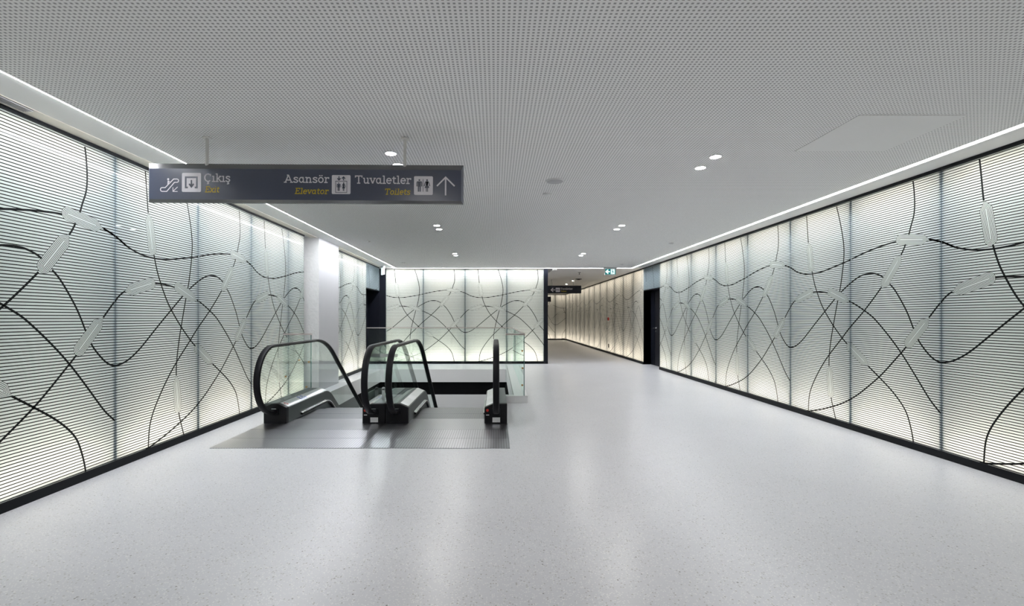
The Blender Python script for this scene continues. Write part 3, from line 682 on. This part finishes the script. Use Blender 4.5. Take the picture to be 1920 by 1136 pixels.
# picture measurements of this sign converted to metres about its centre
ex = lambda px: (px-929.5)*k2-2.02
ez = lambda py: EYE-(py-596)*k2-2.48
P2 = lambda d: (lambda x, y: (x, -d, y))
bm = bmesh.new()
ribbon(bm, [(ex(1040.6), ez(543.5)), (ex(1033.6), ez(543.5))], 0.03, P2(0.002)); ribbon(bm, [(ex(1037.3), ez(539.8)), (ex(1033.3), ez(543.5)), (ex(1037.3), ez(547.2))], 0.03, P2(0.002))
obj('arrow', bm, M['sign_white'], t)
bm = bmesh.new(); poly(bm, rrect(ex(1042), ex(1050), ez(547.3), ez(539.5), 0.015), P2(0.002)); p_ = obj('toilets_pictogram', bm, M['sign_white'], t)
bm = bmesh.new()
for px, wm in ((1044.3, False), (1047.7, True)):
    figure(bm, ex(px), ez(540.8), ez(546), P2(0.004), wm)
obj('symbol', bm, M['sign_blue'], p_)
lettering('Tuvaletler', ex(1051.3), ex(1073.4), ez(543), 0.068, M['sign_white'], t, P2(0.002), stroke=0.16)
lettering('Toilets', ex(1051.5), ex(1061.8), ez(547.2), 0.048, M['sign_yellow'], t, P2(0.002), 0.16, 0.16)
small_sign((1.95, 28.0, 2.46), 'dark hanging sign farthest down the corridor, mostly behind the black post', -1.25, 1.24, (-0.6, 0.6))

# -- green exit sign
t = thing('exit_sign', 'green and white running man exit sign under the ceiling before the corridor', 'sign', (3.36, 14.22, 2.74))
bm = bmesh.new(); box(bm, -0.165, 0.165, 0, 0.06, -0.105, 0.09); obj('case', bm, M['lamp_rim'], t, bevel=0.006)
bm = bmesh.new(); box(bm, -0.19, 0.19, 0.0, 0.06, 0.09, H-2.74); obj('mount', bm, M['speaker'], t)
bm = bmesh.new(); poly(bm, [(-0.15, -0.085), (0.15, -0.085), (0.15, 0.075), (-0.15, 0.075)], P2(0.002)); f_ = obj('face', bm, M['exit_green'], t)
bm = bmesh.new(); ribbon(bm, [(-0.015, -0.005), (-0.12, -0.005)], 0.034, P2(0.004)); ribbon(bm, [(-0.065, 0.052), (-0.125, -0.005), (-0.065, -0.062)], 0.034, P2(0.004)); obj('arrow', bm, M['exit_white'], f_)
bm = bmesh.new(); poly(bm, [(0.01, -0.075), (0.125, -0.075), (0.125, 0.068), (0.01, 0.068)], P2(0.004)); d_ = obj('doorway', bm, M['exit_white'], f_)
bm = bmesh.new(); poly(bm, disc(0.052, 0.045, 0.013, 10), P2(0.006))
ribbon(bm, [(0.058, 0.025), (0.075, -0.02)], 0.026, P2(0.006)); ribbon(bm, [(0.075, -0.02), (0.055, -0.035), (0.04, -0.065)], 0.013, P2(0.006)); ribbon(bm, [(0.078, -0.02), (0.095, -0.035), (0.115, -0.037)], 0.013, P2(0.006))
ribbon(bm, [(0.06, 0.022), (0.035, 0.01), (0.03, -0.01)], 0.01, P2(0.006)); ribbon(bm, [(0.065, 0.02), (0.09, 0.012), (0.10, 0.025)], 0.01, P2(0.006))
obj('runner', bm, M['exit_green'], d_)
t = thing('exit_sign', 'white lit exit sign seen almost edge-on beside the black corner post', 'sign', (-3.30, 14.2, 2.755), (0, 0, math.radians(-62)))
bm = bmesh.new(); box(bm, -0.14, 0.14, -0.02, 0.02, -0.11, 0.09); obj('case', bm, M['exit_white'], t, bevel=0.004)
bm = bmesh.new(); box(bm, -0.14, 0.14, -0.03, 0.03, 0.09, HL-2.755); obj('mount', bm, M['lamp_rim'], t)

# ================================================================== ESCALATORS
YC, R0, ANG = 7.75, 0.48, math.radians(35)
def path(h, y0, zend=-3.32, n0=8, n1=14, n2=6):
    """points (y, z) at height h over the pallet line from y0 down the incline"""
    out = [(y0+(YC-y0)*i/n0, h) for i in range(n0)]
    r = R0+h
    for i in range(n1+1):
        a = ANG*i/n1; out.append((YC+r*math.sin(a), h-r*(1-math.cos(a))))
    L = (-R0*(1-math.cos(ANG))-zend)/math.sin(ANG)
    y, z = out[-1]
    for i in range(1, n2+1): out.append((y+L*math.cos(ANG)*i/n2, z-L*math.sin(ANG)*i/n2))
    return out
def sweep(prof, y0, closed=True, zend=-3.32):
    """profile [(x, h)] carried along the escalator"""
    bm = bmesh.new(); rows = []
    P = [path(h, y0, zend) for x, h in prof]
    for k in range(len(P[0])): rows.append([bm.verts.new((prof[i][0], *P[i][k])) for i in range(len(prof))])
    n = len(prof)
    for a, b in zip(rows, rows[1:]):
        for i in range(n if closed else n-1):
            j = (i+1) % n; bm.faces.new((a[i], a[j], b[j], b[i]))
    if closed: bm.faces.new(rows[0][::-1]); bm.faces.new(rows[-1])
    return bm
IN, OUT, GX = 0.50, 0.792, 0.648
NY, NZ, NR = 6.27, 0.592, 0.428
def handrail_line():
    pts = []
    for i in range(27):
        a = math.radians(-78-(192-0)*i/26)                   # from underneath, round the front, to the top
        pts.append((NY+NR*math.cos(a), NZ+NR*math.sin(a)))
    pts += path(NZ+NR, NY+0.12)
    return pts
def make_handrail(x):
    line = handrail_line(); bm = bmesh.new(); rows = []
    prof = [(-0.039, -0.012), (-0.039, 0.004), (-0.033, 0.014), (-0.02, 0.018), (0.02, 0.018), (0.033, 0.014), (0.039, 0.004), (0.039, -0.012), (0.03, -0.018), (-0.03, -0.018)]
    for i, (y, z) in enumerate(line):
        a = line[max(i-1, 0)]; b = line[min(i+1, len(line)-1)]
        ty, tz = b[0]-a[0], b[1]-a[1]; l = math.hypot(ty, tz); ny, nz = -tz/l, ty/l     # outward normal
        rows.append([bm.verts.new((x+px, y+ny*pz, z+nz*pz)) for px, pz in prof])
    n = len(prof)
    for a, b in zip(rows, rows[1:]):
        for i in range(n): bm.faces.new((a[i], a[(i+1) % n], b[(i+1) % n], b[i]))
    bm.faces.new(rows[0]); bm.faces.new(rows[-1][::-1])
    return bm
def make_balustrade_glass(x):
    top = [(NY+(NR-0.02)*math.cos(math.radians(a)), NZ+(NR-0.02)*math.sin(math.radians(a))) for a in range(264, 90, -6)]+path(NZ+NR-0.02, NY+0.05)
    low = path(0.2, 6.36)
    out = top+low[::-1]
    bm = bmesh.new(); t_ = 0.005
    a = [bm.verts.new((x-t_, *p)) for p in out]; b = [bm.verts.new((x+t_, *p)) for p in out]
    bm.faces.new(a); bm.faces.new(b[::-1])
    for i in range(len(out)):
        j = (i+1) % len(out); bm.faces.new((a[i], b[i], b[j], a[j]))
    bmesh.ops.triangulate(bm, faces=[f for f in bm.faces if len(f.verts) > 4])
    return bm
def slope_quad(bm, s, x0, x1, y0, y1, up_=0.003, mi=0):
    """sticker lying on the sloping deck top; x measured from inner edge"""
    hh = lambda x: 0.212+(min(x, 0.62)-0.50)*(0.045/0.12)+up_
    f = bm.faces.new([bm.verts.new((s*x, y, hh(x))) for x, y in ((x0, y0), (x1, y0), (x1, y1), (x0, y1))]); f.material_index = mi
def make_escalator(cx, label):
    root = thing('escalator', label, 'escalator', (cx, 0, 0), group='pair of escalators going down')
    def part(name, bm, m, par=None, **kw): return obj(name, bm, m, par or root, **kw)
    bm = bmesh.new(); box(bm, -0.793, 0.793, 5.13, 5.54, -0.02, 0.006); part('landing_plate', bm, M['plate'])
    bm = bmesh.new(); box(bm, -0.793, 0.793, 5.545, 5.98, -0.02, 0.006); part('landing_plate', bm, M['plate'])
    bm = bmesh.new(); box(bm, -0.793, 0.793, 5.985, 6.34, -0.02, 0.006); box(bm, -0.497, 0.497, 6.34, 6.615, -0.02, 0.006)
    part('comb_plate', bm, M['comb'])
    # steps
    sd = 0.403
    yy, zz = 6.62, -0.006
    for i in range(16):
        yc = yy+sd
        if yc > 7.75: zz -= {1: 0.06, 2: 0.17, 3: 0.25}.get(round((yc-7.75)/sd+0.5), 0.282)
        bm = bmesh.new()
        box(bm, -0.495, 0.495, yy+0.003, yc-0.003, zz-0.03, zz); box(bm, -0.495, 0.495, yy+0.003, yy+0.02, zz-0.30, zz-0.03)
        if zz > -3.4: part('step', bm, M['tread'])
        else: bm.free()
        yy = yc
    for s in (-1, 1):
        prof = [(s*IN, -0.30), (s*IN, 0.205), (s*(IN+0.015), 0.215), (s*0.62, 0.255), (s*0.66, 0.258), (s*(OUT-0.004), 0.258), (s*(OUT-0.004), -0.30)]
        bal = part('balustrade', sweep(prof, 6.38), M['steel_dark'], smooth=25); 
        part('deck_cover', sweep([(s*(IN+0.012), 0.2155), (s*0.618, 0.2575), (s*0.618, 0.2545), (s*(IN+0.012), 0.2125)], 6.385), M['steel'], bal)
        # black front cap, its top falling to the inner side
        bm = bmesh.new(); q = [(IN-0.004, 0.0), (IN-0.004, 0.214), (0.61, 0.262), (OUT, 0.264), (OUT, 0.0)]
        a = [bm.verts.new((s*x, 6.318, z)) for x, z in q]; b = [bm.verts.new((s*x, 6.40, z)) for x, z in q]
        bm.faces.new(a); bm.faces.new(b)
        for i in range(len(q)): bm.faces.new((a[i], b[i], b[(i+1) % len(q)], a[(i+1) % len(q)]))
        cap = part('front_cap', bm, M['black_plastic'], bevel=0.008)
        bm = bmesh.new(); box(bm, s*GX-0.058, s*GX+0.058, 6.30, 6.40, 0.115, 0.205); part('inlet', bm, M['black_metal'], cap, bevel=0.012)
        bm = bmesh.new(); box(bm, s*GX-0.03, s*GX+0.03, 6.29, 6.30, 0.196, 0.204); part('inlet_edge', bm, M['steel'], cap)
        if s > 0:
            bm = bmesh.new(); box(bm, 0.60, 0.70, 6.314, 6.318, 0.022, 0.085); part('rating_plate', bm, M['sticker'], cap)
            bm = bmesh.new(); cyl(bm, (0.535, 6.318, 0.178), 0.017, -0.014, 'Y', 18); part('stop_button', bm, M['red'], cap, smooth=40)
            bm = bmesh.new(); box(bm, 0.517, 0.557, 6.314, 6.318, 0.112, 0.122); part('label', bm, M['sticker'], cap)
        part('balustrade_glass', make_balustrade_glass(s*GX), M['glass'])
        part('handrail', make_handrail(s*GX), M['rubber'], smooth=35)
        # skirt brush with its bright edge
        br = part('skirt_brush', sweep([(s*IN, 0.028), (s*IN, 0.06), (s*(IN-0.028), 0.052), (s*(IN-0.028), 0.030)], 6.80), M['black_plastic'])
        part('brush_trim', sweep([(s*(IN-0.001), 0.061), (s*(IN-0.001), 0.075), (s*(IN-0.032), 0.062), (s*(IN-0.032), 0.052)], 6.78), M['chrome'], br, smooth=40)
        # stickers on the deck
        bm = bmesh.new(); slope_quad(bm, s, 0.522, 0.605, 6.41, 6.53); st = part('sticker', bm, M['sticker'], bal)
        bm = bmesh.new()
        pts = [(0.563+0.030*math.cos(2*PI*i/16), 6.47+0.030*math.sin(2*PI*i/16)) for i in range(16)]
        hh = lambda x: 0.212+(x-0.50)*0.375+0.0045
        for i in range(16):
            a, b = pts[i], pts[(i+1) % 16]; c1 = lambda p: (0.563+(p[0]-0.563)*0.62, 6.47+(p[1]-6.47)*0.62)
            q = [a, b, c1(b), c1(a)]; bm.faces.new([bm.verts.new((s*x, y, hh(x))) for x, y in q])
        part('red_ring', bm, M['red'], st)
        bm = bmesh.new(); slope_quad(bm, s, 0.518, 0.610, 6.86, 7.12); st = part('sticker', bm, M['sticker'], bal)
        bm = bmesh.new()
        for cx_, cy_ in ((0.541, 6.91), (0.541, 6.99), (0.541, 7.07), (0.587, 6.93), (0.587, 7.03)):
            n = 14
            for i in range(n):
                a0, a1 = 2*PI*i/n, 2*PI*(i+1)/n
                q = [(cx_+r_*math.cos(a_), cy_+1.5*r_*math.sin(a_)) for r_, a_ in ((0.021, a0), (0.021, a1), (0.012, a1), (0.012, a0))]
                bm.faces.new([bm.verts.new((s*x, y, hh(x))) for x, y in q])
            slope_quad(bm, s, cx_-0.004, cx_+0.004, cy_-0.022, cy_+0.022, 0.005)
        part('pictograms', bm, M['sticker_blue'], st)
    return root
e1 = make_escalator(-2.232, 'black and steel escalator nearer the glass side wall')
e2 = e1.copy(); COL.objects.link(e2); e2.location.x = -0.643; e2['label'] = 'black and steel escalator nearer the open floor'
for ch in list(e1.children):
    c_ = ch.copy(); COL.objects.link(c_); c_.parent = e2
    for gch in ch.children:
        d_ = gch.copy(); COL.objects.link(d_); d_.parent = c_

# barrier bracket between the two escalators
t = thing('barrier', 'steel bracketed glass barrier between the two escalators', 'barrier', (-1.4375, 6.62, 0.266))
bm = bmesh.new(); box(bm, -0.085, 0.085, 0.010, 0.020, 0.03, 0.66); obj('glass', bm, M['glass'], t)
bm = bmesh.new(); box(bm, -0.115, -0.075, -0.005, 0.010, 0.0, 0.15); cyl(bm, (-0.095, -0.005, 0.15), 0.022, 0.015, 'Y', 20); cyl(bm, (-0.095, -0.012, 0.05), 0.010, 0.01, 'Y', 12); cyl(bm, (-0.095, -0.012, 0.11), 0.010, 0.01, 'Y', 12)
obj('lower_bracket', bm, M['steel'], t, smooth=40)
bm = bmesh.new(); box(bm, -0.14, 0.10, -0.005, 0.010, 0.58, 0.625); cyl(bm, (-0.065, -0.012, 0.603), 0.018, 0.01, 'Y', 18); obj('upper_bracket', bm, M['steel'], t, smooth=40)

# ================================================================== GLASS GUARDS ROUND THE VOID
def guard_fix(root, pts, y, r=0.016):
    for x, z in pts:
        bm = bmesh.new(); cyl(bm, (x, y, z), r, -0.02, 'Y', 16); obj('fixing', bm, M['brass'], root, smooth=40)
# along the open side, with its short return beside the escalator
KX0, KX1 = 0.30, 0.52
t = thing('glass_guard', 'glass guard with white kerb along the open side of the void', 'railing', (0, 0, 0))
bm = bmesh.new(); box(bm, KX0-0.001, KX1, 7.87, 13.10, 0, 0.115); box(bm, 0.16, KX0-0.001, 7.87, 7.99, 0, 0.115); obj('kerb', bm, M['kerb'], t, bevel=0.004)
for y0, y1 in ((7.90, 9.62), (9.63, 11.35), (11.36, 13.07)):
    bm = bmesh.new(); box(bm, 0.455, 0.467, y0, y1, 0.115, 1.115); obj('glass', bm, M['glass'], t)
bm = bmesh.new(); box(bm, 0.445, 0.477, 7.88, 13.08, 1.10, 1.125); obj('rail', bm, M['rail'], t)
bm = bmesh.new(); box(bm, 0.156, 0.44, 7.885, 7.897, 0.115, 1.10); obj('front_glass', bm, M['glass'], t)
bm = bmesh.new(); box(bm, 0.156, 0.478, 7.872, 7.908, 1.10, 1.128); obj('front_rail', bm, M['rail'], t)
bm = bmesh.new(); box(bm, 0.4545, 0.4675, 7.886, 7.8995, 0.115, 1.10); obj('glass_edge', bm, M['glass_edge'], t)
guard_fix(t, ((0.43, 0.845), (0.435, 0.565), (0.43, 0.29)), 7.885)
# across the far end
t = thing('glass_guard', 'glass guard across the far end of the void before the back wall', 'railing', (0, 0, 0))
for x0, x1 in ((-3.47, -2.17), (-2.16, -0.86), (-0.85, 0.44)):
    bm = bmesh.new(); box(bm, x0, x1, 13.12, 13.132, 0.0, 1.105); obj('glass', bm, M['glass'], t)
bm = bmesh.new(); box(bm, -3.49, 0.478, 13.11, 13.142, 1.10, 1.125); obj('rail', bm, M['rail'], t)
# short one between wall and escalator
t = thing('glass_guard', 'short glass guard closing the gap between escalator and glass wall', 'railing', (0, 0, 0))
bm = bmesh.new(); box(bm, -3.485, -3.035, 7.96, 7.972, 0.0, 1.10); obj('glass', bm, M['glass'], t)
bm = bmesh.new(); box(bm, -3.485, -3.02, 7.948, 7.984, 1.10, 1.128); obj('rail', bm, M['rail'], t)
bm = bmesh.new(); box(bm, -3.036, -3.026, 7.958, 7.974, 0.0, 1.10); obj('glass_edge', bm, M['glass_edge'], t)
guard_fix(t, ((-3.22, 0.69), (-3.44, 0.42), (-3.06, 0.66), (-3.10, 0.25)), 7.96)
